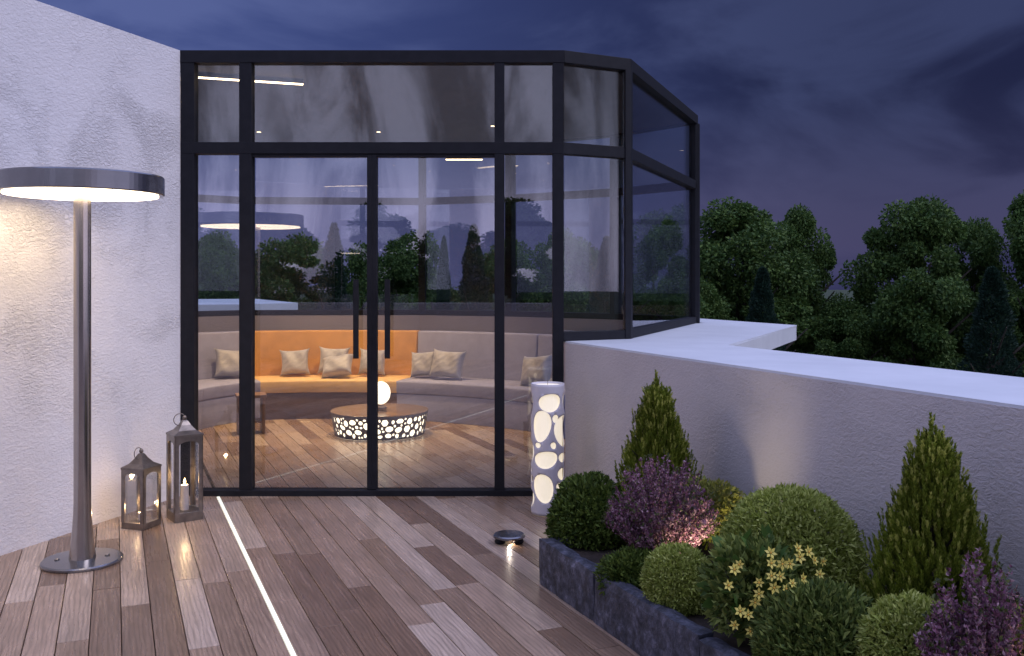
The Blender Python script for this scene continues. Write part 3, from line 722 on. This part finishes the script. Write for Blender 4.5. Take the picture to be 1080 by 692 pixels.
# ============================================================ vegetation
def leaf_mesh(name, P, Dr, ln, wd, seed=0, fold=.25, mats=None, midx=None):
    """P Nx3 bases, Dr Nx3 unit directions, ln/wd arrays -> folded rhombus leaves (4 verts, 2 tris)"""
    rg = np.random.default_rng(seed); N = len(P)
    rv = rg.normal(size=(N, 3)); s = np.cross(Dr, rv); s /= np.linalg.norm(s, axis=1)[:, None]+1e-9
    nn = np.cross(s, Dr)
    ln = np.broadcast_to(ln, N)[:, None]; wd = np.broadcast_to(wd, N)[:, None]
    mid = P+Dr*ln*.45
    V = np.empty((N, 4, 3)); V[:, 0] = P; V[:, 1] = mid+s*wd*.5+nn*wd*fold; V[:, 2] = P+Dr*ln; V[:, 3] = mid-s*wd*.5+nn*wd*fold
    me = bpy.data.meshes.new(name)
    me.vertices.add(N*4); me.vertices.foreach_set('co', V.reshape(-1).astype(np.float32))
    b = np.arange(N)[:, None]*4; f = np.concatenate([b+np.array([[0, 1, 2]]), b+np.array([[0, 2, 3]])], 1).reshape(-1)
    me.loops.add(N*6); me.loops.foreach_set('vertex_index', f.astype(np.int32))
    me.polygons.add(N*2); me.polygons.foreach_set('loop_start', np.arange(0, N*6, 3, dtype=np.int32)); me.polygons.foreach_set('loop_total', np.full(N*2, 3, np.int32))
    if mats:
        for mm in mats: me.materials.append(mm)
        if midx is not None: me.polygons.foreach_set('material_index', np.repeat(midx, 2).astype(np.int32))
    me.update(calc_edges=True); me.validate()
    return me
def unit(v): return v/(np.linalg.norm(v, axis=1)[:, None]+1e-9)
def sph(rg, n): return unit(rg.normal(size=(n, 3)))
def shell_bush(name, loc, rad, n, ln, wd, mat, seed, label, cat, lumps=0, lump_amp=.15, depth=.35, outw=1., zmin=-.6, up=.2, core=True, group=None, stem=True):
    rg = np.random.default_rng(seed); t = empty(name, (loc[0], loc[1], .19), label=label, cat=cat, group=group)
    zc = loc[2]-.19; rad = np.array(rad)
    d = sph(rg, int(n*1.5)); d = d[d[:, 2] > zmin][:n]; n = len(d)
    r = 1-depth*rg.random(n)**1.8
    if lumps:
        L_ = sph(rg, lumps); dd = np.max(d@L_.T, axis=1); r *= 1-lump_amp+lump_amp*2*np.clip((dd-.75)/.25, 0, 1)**1.0
    else:
        w_ = np.sin(d[:, 0]*7+seed)*np.sin(d[:, 1]*6+2*seed)*np.sin(d[:, 2]*8+seed)
        r *= 1+w_*.035+rg.normal(size=n)*.012+np.where(rg.random(n) < .025, rg.random(n)*.10, 0)
    P = d*r[:, None]*rad + np.array([0, 0, zc])
    Dr = unit(d*outw+sph(rg, n)*.85+np.array([0, 0, up]))
    me = leaf_mesh('foliage', P, Dr, ln*rg.uniform(.7, 1.25, n), wd*rg.uniform(.7, 1.2, n), seed)
    link('foliage', me, mat, t)
    if stem:
        bm = bmesh.new()
        for k in range(5):
            a = rg.uniform(0, 6.28); tube(bm, [(0, 0, -.0), (rad[0]*.2*math.cos(a), rad[1]*.2*math.sin(a), zc*.6), (rad[0]*.6*math.cos(a), rad[1]*.6*math.sin(a), zc+rad[2]*.4)], [.008, .006, .002], 6)
        from_bm('stem', bm, M['bark'], t)
    if core:   # dense twig mass inside keeps the crown opaque
        d = sph(rg, n//3); P = d*(rg.random(n//3)**.5*.72)[:, None]*rad+np.array([0, 0, zc]); P = P[P[:, 2] > 0]
        me = leaf_mesh('inner_foliage', P, unit(sph(rg, len(P))), ln*1.6, wd*1.9, seed+1); link('inner_foliage', me, mat, t)
    return t
def PXY(u_px, s):       # plant position from photo column and share of the planter depth
    u = (u_px-540)*.001; Y = (2.227+1.1*s)/(u+.42); return u*Y, Y
# --- clipped balls
x, y = PXY(715, .17); shell_bush('clipped_ball_shrub', (x, y, .30), (.148, .148, .150), 9000, .020, .0075, M['boxball'], 1, 'small round clipped ball shrub just behind the planter edge', 'shrub', depth=.16, outw=.7, zmin=-.8, group='clipped ball shrubs in the planter')
x, y = PXY(834, .58); shell_bush('clipped_ball_shrub', (x, y, .41), (.288, .288, .290), 16000, .028, .0105, M['boxball'], 2, 'largest round clipped ball shrub, against the parapet between the conifers', 'shrub', depth=.14, outw=.7, zmin=-.7, group='clipped ball shrubs in the planter')
x, y = PXY(963, .36); shell_bush('clipped_ball_shrub', (x, y, .37), (.165, .165, .175), 8000, .024, .009, M['boxball'], 3, 'clipped ball shrub below the right conifer at the bottom of the picture', 'shrub', depth=.16, outw=.7, zmin=-.7, group='clipped ball shrubs in the planter')
# --- dark bush at the planter's corner
x, y = PXY(622, .30); shell_bush('dark_leaved_bush', (x, y, .29), (.205, .20, .225), 6500, .032, .014, M['darkbush'], 7, 'dense dark green bush overhanging the far corner of the planter', 'bush', lumps=26, lump_amp=.12, depth=.35, outw=.8, up=.4, group='leafy bushes in the planter')
x, y = PXY(866, .26); shell_bush('dark_leaved_bush', (x, y, .275), (.215, .20, .20), 8500, .034, .012, M['leafy'], 8, 'dark green leafy bush with pale leaf tips beside the yellow flowers', 'bush', lumps=34, lump_amp=.14, depth=.4, outw=.8, up=.5, group='leafy bushes in the planter')
x, y = PXY(668, .13); shell_bush('dark_leaved_bush', (x, y, .235), (.15, .10, .105), 2600, .028, .011, M['darkbush'], 12, 'low dark bush filling the planter edge below the left heather', 'bush', lumps=18, lump_amp=.15, depth=.4, outw=.8, up=.4, group='leafy bushes in the planter')
x, y = PXY(752, .72); shell_bush('yellow_green_bush', (x, y, .40), (.16, .14, .17), 2400, .030, .018, M['yellowleaf'], 9, 'yellow green bush lit up behind the left heather', 'bush', lumps=20, lump_amp=.15, depth=.5, up=.3, group='leafy bushes in the planter')
x, y = PXY(1072, .55); shell_bush('yellow_green_bush', (x, y, .40), (.13, .13, .14), 1800, .026, .015, M['yellowleaf'], 10, 'yellow green bush at the right edge behind the right heather', 'bush', lumps=20, lump_amp=.15, depth=.5, up=.3, group='leafy bushes in the planter')
# --- conifers: upright bottle-brush shoots
def conifer(loc, rad, h, nshoots, seed, label, sl=.075, tip_side=None):
    rg = np.random.default_rng(seed); t = empty('dwarf_conifer', (*loc, .19), label=label, cat='conifer', group='dwarf conifers in the planter')
    B = []; Dr = []; LN = []; MI = []; bm = bmesh.new(); sp_ = []
    tube(bm, [(0, 0, 0), (.004, 0, h*.5), (0, 0, h*.93)], [.018, .011, .003], 8)
    def prof(f): return rad*((1-f)**.84*(.84+.16*min(1, f*5)))+.012
    # branch leaders make the outline uneven
    leaders = []
    for i in range(int(nshoots*.34)):
        f = rg.random()**1.15*.97; a = rg.uniform(0, 2*math.pi); k = rg.uniform(.80, 1.04)
        leaders.append((f, a, k))
    for i, (f, a, k) in enumerate(leaders):
        r = prof(f)*k; z = f*h; tip = np.array([r*math.cos(a), r*math.sin(a), z])
        if i % 3 == 0: tube(bm, [(0, 0, max(0, z-.12)), (tip[0]*.6, tip[1]*.6, z-.06), tuple(tip)], [.006, .004, .002], 5)
        for j in range(4):
            o_ = rg.normal(size=3)*np.array([.028, .028, .030])*(rad/.24)*(1.05-.8*f); b = tip*np.array([1-.22*rg.random(), 1-.22*rg.random(), 1])+o_-np.array([0, 0, sl*.6])
            d = np.array([math.cos(a)*.38, math.sin(a)*.38, 1.])+rg.normal(size=3)*.10; d *= np.array([1.15-f, 1.15-f, 1.]); d /= np.linalg.norm(d); sp_.append((b, d, sl*rg.uniform(.7, 1.15), f))
    for i in range(int(nshoots*.6)):   # interior shoots
        f = rg.random()**1.1*.9; a = rg.uniform(0, 2*math.pi); r = prof(f)*rg.uniform(.2, .8)
        d = np.array([math.cos(a)*.35, math.sin(a)*.35, 1.])+rg.normal(size=3)*.2; d /= np.linalg.norm(d)
        sp_.append((np.array([r*math.cos(a), r*math.sin(a), f*h]), d, sl*1.1, f))
    for k in range(14): sp_.append((np.array([rg.normal()*.006, rg.normal()*.006, h*(.86+.012*k)]), np.array([rg.normal()*.15, rg.normal()*.15, 1.]), sl*.8, 1.))
    for b, d, l_, f in sp_:
        m_ = 64; tt = rg.random(m_); rv = sph(rg, m_); side_ = np.cross(np.tile(d, (m_, 1)), rv); side_ = unit(side_)
        B.append(b+np.outer(tt*l_, d)); dd = unit(side_*.55+d*(.75+.5*tt[:, None])); Dr.append(dd)
        LN.append(sl*.25*(1-.3*tt)*rg.uniform(.8, 1.2, m_))
        tipm = (tt > .62) & (rg.random() < .35)
        MI.append(tipm.astype(int))
    B = np.concatenate(B); Dr = np.concatenate(Dr); LN = np.concatenate(LN); MI = np.concatenate(MI)
    me = leaf_mesh('needles', B, Dr, LN, .0042*(sl/.085), seed, .2, [M['needle'], M['needle_tip']], MI)
    link('needles', me, None, t); from_bm('trunk', bm, M['bark'], t)
    return t
x, y = PXY(693, .62); conifer((x, y), .285, .84, 1500, 21, 'smaller green dwarf conifer by the parapet behind the left heather')
x, y = PXY(984, .66); conifer((x, y), .30, .85, 1700, 22, 'larger green dwarf conifer at the right against the parapet', .072)
# --- heather
def heather(loc, rad, h, n, seed, label, spread=.62):
    rg = np.random.default_rng(seed); t = empty('flowering_heather', (*loc, .19), label=label, cat='heather', group='purple heathers in the planter')
    B = []; Dr = []; LN = []; MI = []; bm = bmesh.new()
    for i in range(n):
        a = rg.uniform(0, 2*math.pi); q = rg.random()**.55; top = np.array([q*rad*math.cos(a), q*rad*math.sin(a), h*(1-.50*q**2)*rg.uniform(.74, 1.20)])
        base = np.array([top[0]*.15, top[1]*.15, 0.]); mid = base*.35+top*.65*np.array([.85, .85, 1.05])
        if i % 4 == 0: tube(bm, [tuple(base), tuple(mid), tuple(top)], [.002, .0016, .0006], 4)
        m_ = 56; tt = .18+.82*rg.random(m_)**.7; p = ((1-tt)**2)[:, None]*base+(2*tt*(1-tt))[:, None]*mid+(tt**2)[:, None]*top
        p = p+rg.normal(size=(m_, 3))*(.0075*(1.15-tt))[:, None]; d = unit(sph(rg, m_)+np.array([0, 0, .6])+(top-base)/np.linalg.norm(top-base)*.4)
        B.append(p); Dr.append(d); LN.append(np.full(m_, .0160)*rg.uniform(.7, 1.2, m_))
        MI.append(((tt < .42) | (rg.random(m_) < .10) | ((tt > .95) & (rg.random() < .4))).astype(int))
    B = np.concatenate(B); Dr = np.concatenate(Dr); LN = np.concatenate(LN); MI = np.concatenate(MI)
    me = leaf_mesh('flower_spikes', B, Dr, LN, LN*.62, seed, .3, [M['heather'], M['heather_green']], MI)
    link('flower_spikes', me, None, t); from_bm('stem', bm, M['bark'], t); return t
x, y = PXY(697, .36); heather((x, y), .29, .50, 420, 31, 'broad purple heather in front of the smaller conifer')
x, y = PXY(1035, .36); heather((x, y), .20, .50, 230, 32, 'purple heather at the lower right corner of the picture')
# --- yellow star flowers
x, y = PXY(793, .20); yx, yy = x, y
t = shell_bush('yellow_flowering_plant', (x, y, .385), (.165, .15, .215), 1500, .040, .020, M['leafy'], 41, 'broad leaved plant with pale yellow star flowers', 'flowering plant', lumps=14, depth=.5, up=.3)
rg = np.random.default_rng(5)
d = sph(rg, 60); d = d[(d[:, 2] > -.3) & (d[:, 1] < .55)]
P = d*np.array([.155, .155, .20])+np.array([0, 0, .22])
link('broad_leaves', leaf_mesh('broad_leaves', P, unit(d+sph(rg, len(d))*.5), .065, .05, 3, .12), M['bigleaf'], t)
fls = [(300, 92), (455, 80), (300, 145), (360, 150), (400, 152), (460, 125), (520, 108), (555, 160), (300, 212), (345, 215), (235, 248), (312, 275), (375, 285), (412, 258), (475, 240), (235, 310), (215, 358), (145, 420), (185, 435), (125, 510), (205, 540), (85, 280), (115, 190), (640, 205), (590, 245), (140, 160)]
for i, (cx, cy) in enumerate(fls):
    pxx = 740+cx/5.24; pyy = 560+cy/5.24
    uu = (pxx-(795))/50.; vv = (pyy-612)/60.
    dd = Vector((uu*.165, 0, .15-vv*.20)); depth_ = math.sqrt(max(.03, 1-min(1, (uu*.9)**2+(vv*.8)**2)))
    fx_, fz_ = uu*.180, -vv*.205
    P0 = Vector((fx_, -.05-.20*math.sqrt(max(.02, 1-(fx_/.25)**2-(fz_/.30)**2)), .305+fz_))
    bm = bmesh.new(); nrm = Vector((uu*.5+rg.normal()*.3, -1, .45-vv*.2+rg.normal()*.3)).normalized(); q = nrm.to_track_quat('Z', 'Y')
    rF = .023*rg.uniform(.85, 1.15); a0 = rg.uniform(0, 1)
    for k in range(6):
        a = a0+k*math.pi/3; c = Vector((math.cos(a), math.sin(a), 0)); s_ = Vector((-math.sin(a), math.cos(a), 0))
        v = [bm.verts.new(P0+q@w_) for w_ in (c*.003, c*rF*.5+s_*rF*.24+Vector((0, 0, .002)), c*rF+Vector((0, 0, .005)), c*rF*.5-s_*rF*.24+Vector((0, 0, .002)))]
        bm.faces.new(v)
    bloom = from_bm('flower', bm, M['petal'], t)
    bm = bmesh.new(); bmesh.ops.create_icosphere(bm, subdivisions=1, radius=.0042, matrix=Matrix.Translation(P0+nrm*.003)); o = from_bm('centre', bm, M['petal_c'], bloom)
# garden spike spotlights hidden among the plants
def spike(loc, aim, e, lab, ang=100):
    t = empty('garden_spotlight', loc, label=lab, cat='spotlight', group='spotlights in the planter')
    bm = bmesh.new(); tube(bm, [(0, 0, 0), (0, 0, .06)], .006); from_bm('spike', bm, M['frame'], t)
    d = (Vector(aim)-Vector(loc)).normalized(); p = Vector((0, 0, .08))
    bm = bmesh.new(); tube(bm, [p-d*.03, p+d*.02], .02, 16); from_bm('head', bm, M['frame'], t)
    bm = bmesh.new(); tube(bm, [p+d*.0205, p+d*.023], .017, 16); from_bm('lens', bm, M['perfglow'], t)
    lamp('garden_beam', 'SPOT', p+d*.026, p+d, e*1.25, (1, .80, .52), .06, t, (ang, .8))
x, y = PXY(742, .36); spike((x, y, .19), (x+.04, y+.6, .62), 9, 'small garden spotlight hidden behind the smallest ball shrub', 110)
x, y = PXY(1082, .30); spike((x, y, .19), (x+.03, y+.5, .60), 5, 'small garden spotlight by the right heather', 110)

# ============================================================ trees beyond the terrace
def crown_mesh(seed, n, kind):
    """crown in units of its half width; z runs over +-ASP"""
    rg = np.random.default_rng(seed); A = ASP[kind]
    if kind == 'broad':
        nl = 95; f = rg.uniform(-1, 1, nl); a = rg.uniform(0, 2*math.pi, nl)
        rad = (1-np.abs(f)**2.6)**.5*rg.uniform(.30, .92, nl); rr_ = rg.uniform(.12, .32, nl)
        C_ = np.stack([rad*np.cos(a), rad*np.sin(a), f*(A-.25)], 1)
        which = rg.integers(0, nl, n); d = sph(rg, n); r = rg.random(n)**.4
        P = C_[which]+d*(rr_[which]*r)[:, None]*np.array([1, 1, .8])
        Dr = unit(d*.6+sph(rg, n)*.8+np.array([0, 0, -.3])); ln = rg.uniform(.042, .078, n); wd = ln*.6
    else:
        f = rg.random(n)**.8; a = rg.uniform(0, 2*math.pi, n); lob = 1+.16*np.sin(a*3+f*14)+.14*np.sin(f*60+a*2)
        r = (1-f)**.62*(.35+.65*rg.random(n)**.4)*lob; P = np.stack([r*np.cos(a), r*np.sin(a), (f*2-1)*A], 1)
        Dr = unit(np.stack([np.cos(a)*.6, np.sin(a)*.6, np.full(n, .6)], 1)+sph(rg, n)*.6); ln = rg.uniform(.08, .14, n); wd = ln*.40
    lo = np.percentile(P, .5, axis=0); hi = np.percentile(P, 99.5, axis=0); P = (P-(lo+hi)/2)/((hi-lo)/2)*np.array([1, 1, A])
    return leaf_mesh('crown', P, Dr, ln, wd, seed)
ASP = {'broad': 1.85, 'narrow': 3.6}
CM = {('broad', i): crown_mesh(100+i, 80000, 'broad') for i in range(3)}; CM.update({('narrow', i): crown_mesh(200+i, 16000, 'narrow') for i in range(2)})
for (k_, i), me in CM.items(): me.materials.append(M['tree'] if k_ == 'broad' else M['tree_blue'])
tm = {}
def trunk_mesh():
    bm = bmesh.new(); rr = random.Random(2)
    tube(bm, [(0, 0, 0), (.05, 0, .3), (-.03, .04, .62), (0, 0, 1)], [.030, .022, .015, .006], 8)
    for i in range(9):
        a = rr.uniform(0, 6.28); z = rr.uniform(.4, .85); tube(bm, [(0, 0, z), (.12*math.cos(a), .12*math.sin(a), z+.07), (.26*math.cos(a), .26*math.sin(a), z+.18)], [.010, .007, .003], 6)
    bmesh.ops.recalc_face_normals(bm, faces=bm.faces); me = bpy.data.meshes.new('trunk'); bm.to_mesh(me); bm.free(); me.materials.append(M['bark']); return me
TM = trunk_mesh()
def tree(pxx, topy, hw, Y, kind, var, label, zlow=-1.6, rot=0, group='trees beyond the terrace'):
    X = (pxx-540)*.001*Y; zt = 1.6+(293-topy)*.001*Y; r = hw*.001*Y
    t = empty('broadleaf_tree' if kind == 'broad' else 'conifer_tree', (X, Y, -3.5), label=label, cat='tree', group=group)
    c = link('crown', CM[kind, var], None, t); zc = (zt+zlow)/2; hh = (zt-zlow)/2
    c.location = (0, 0, zc+3.5); c.scale = (r, r, hh/ASP[kind]); c.rotation_euler.z = rot
    k = link('trunk', TM, None, t); H = zc+3.5+hh*.5; k.scale = (H*.8, H*.8, H)
T = [(782, 221, 74, 22, 'broad', 0, 'broad dark tree right beside the glass room corner', -2.2, 0.3),
     (842, 226, 46, 23, 'broad', 2, 'tree forming the right shoulder of the left tree group', -2.4, 1.),
     (893, 322, 50, 21, 'broad', 2, 'lower bushy tree filling the gap between the two tall tree groups', -2.8, 2.),
     (968, 219, 66, 21, 'broad', 1, 'tall round tree behind the middle of the parapet top', -2.4, 2.4),
     (1028, 240, 48, 22.5, 'broad', 0, 'tree between the round tree and the tallest right one', -2.6, 4.),
     (1098, 206, 66, 21, 'broad', 2, 'tallest tree cut by the right edge of the picture', -2.4, 5.),
     (805, 285, 32, 19, 'narrow', 0, 'dark blue green conifer in front of the left tree group', -3., 0),
     (1046, 285, 40, 18.5, 'narrow', 1, 'dark conifer in front of the tallest right tree', -3., 1),
     (735, 300, 50, 20.5, 'broad', 2, 'low tree beside the corner post of the glass room', -2.8, 1.5),
     (690, 232, 46, 23, 'broad', 1, 'tree seen through the side facet of the glass room', -2.5, 3.1),
     (640, 262, 30, 21, 'narrow', 0, 'conifer seen through the bay pane behind the post', -3, 2),
     (612, 268, 34, 23, 'broad', 0, 'tree seen through the bay left of the conifer', -2.6, 5),
     (590, 258, 30, 23.5, 'broad', 2, 'tree seen behind the right corner post', -2.6, 1),
     (540, 272, 40, 22, 'broad', 1, 'round tree seen through the narrow right pane', -2.6, .6),
     (500, 250, 26, 20, 'narrow', 1, 'tall narrow conifer seen through the right door', -3., .6),
     (468, 262, 15, 19, 'narrow', 0, 'slim dark conifer seen through the right door', -3., 2.6),
     (430, 262, 42, 22, 'broad', 0, 'round tree seen through the right door beside the stile', -2.6, 3.6),
     (385, 275, 36, 21.5, 'broad', 2, 'tree seen behind the meeting stiles of the doors', -2.6, 4.4),
     (352, 248, 26, 20, 'narrow', 0, 'tall pointed conifer seen through the left door', -3., 4.6),
     (310, 266, 42, 22, 'broad', 1, 'round dark tree seen through the left door', -2.6, 2),
     (262, 280, 40, 22, 'broad', 2, 'tree seen behind the left door jamb', -2.6, 3),
     (222, 262, 34, 23, 'broad', 0, 'tree seen through the narrow left pane', -2.6, 4),
     (170, 290, 60, 24, 'broad', 1, 'tree hidden mostly behind the white wall', -2.6, 4)]
for a in T:
    a = list(a)
    if a[0] < 660: a[1] -= 9; a[2] *= 1.35 if a[4] == 'broad' else 1.1
    tree(*a)
# trees across the garden behind the viewer: they show as dark reflections in the glass
for (X, Y, r, zt, v) in [(-16, -30, 3.0, 3.6, 0), (-11.5, -27, 2.6, 2.7, 1), (-7.5, -31, 3.0, 4.0, 2), (-3, -28, 2.4, 2.6, 0), (.8, -30, 2.8, 3.9, 1), (5, -27, 2.5, 2.9, 2), (9, -31, 3.0, 3.8, 0), (13, -28, 2.7, 3.0, 1), (-20, -29, 3, 3.4, 2), (17.5, -30, 3, 3.8, 2)]:
    t = empty('broadleaf_tree', (X, Y, -3.5), label={-16: 'reflected tree second from the left in the garden behind the viewer', -11.5: 'lower reflected tree left of the tall lamp reflection', -7.5: 'tall dark reflected tree showing in the left door pane', -3: 'lower reflected tree between two tall ones behind the door handles', .8: 'tall dark reflected tree showing right of the door handles', 5: 'lower reflected tree showing in the right door pane', 9: 'tall reflected tree showing beside the right door jamb', 13: 'lower reflected tree showing in the bay pane', -20: 'leftmost tree in the garden behind the viewer', 17.5: 'rightmost tree in the garden behind the viewer'}[X], cat='tree', group='trees behind the terrace seen only as reflections')
    c = link('crown', CM['broad', v], None, t); zt += 1.1; zl = -2.6; c.location.z = (zt+zl)/2+3.5; c.scale = (r, r, (zt-zl)/2/ASP['broad']); c.rotation_euler.z = X
    k = link('trunk', TM, None, t); k.scale = (4, 4, 4.5)
# low hedge mass under and between the trees
def hedge():
    rg = np.random.default_rng(9); n = 60000
    x = rg.uniform(-10, 19, n); y = 25+rg.uniform(-.9, .9, n); top = .75+.35*np.sin(x*1.3)+.25*np.sin(x*3.7+1)
    z = top-(top+3.5)*rg.random(n)**1.8; me = leaf_mesh('hedge', np.stack([x, y, z], 1), unit(sph(rg, n)+np.array([0, -.3, .2])), .26, .17, 9)
    link('hedge', me, M['tree'], label='long dark hedge behind and between the trees', cat='hedge')
hedge()
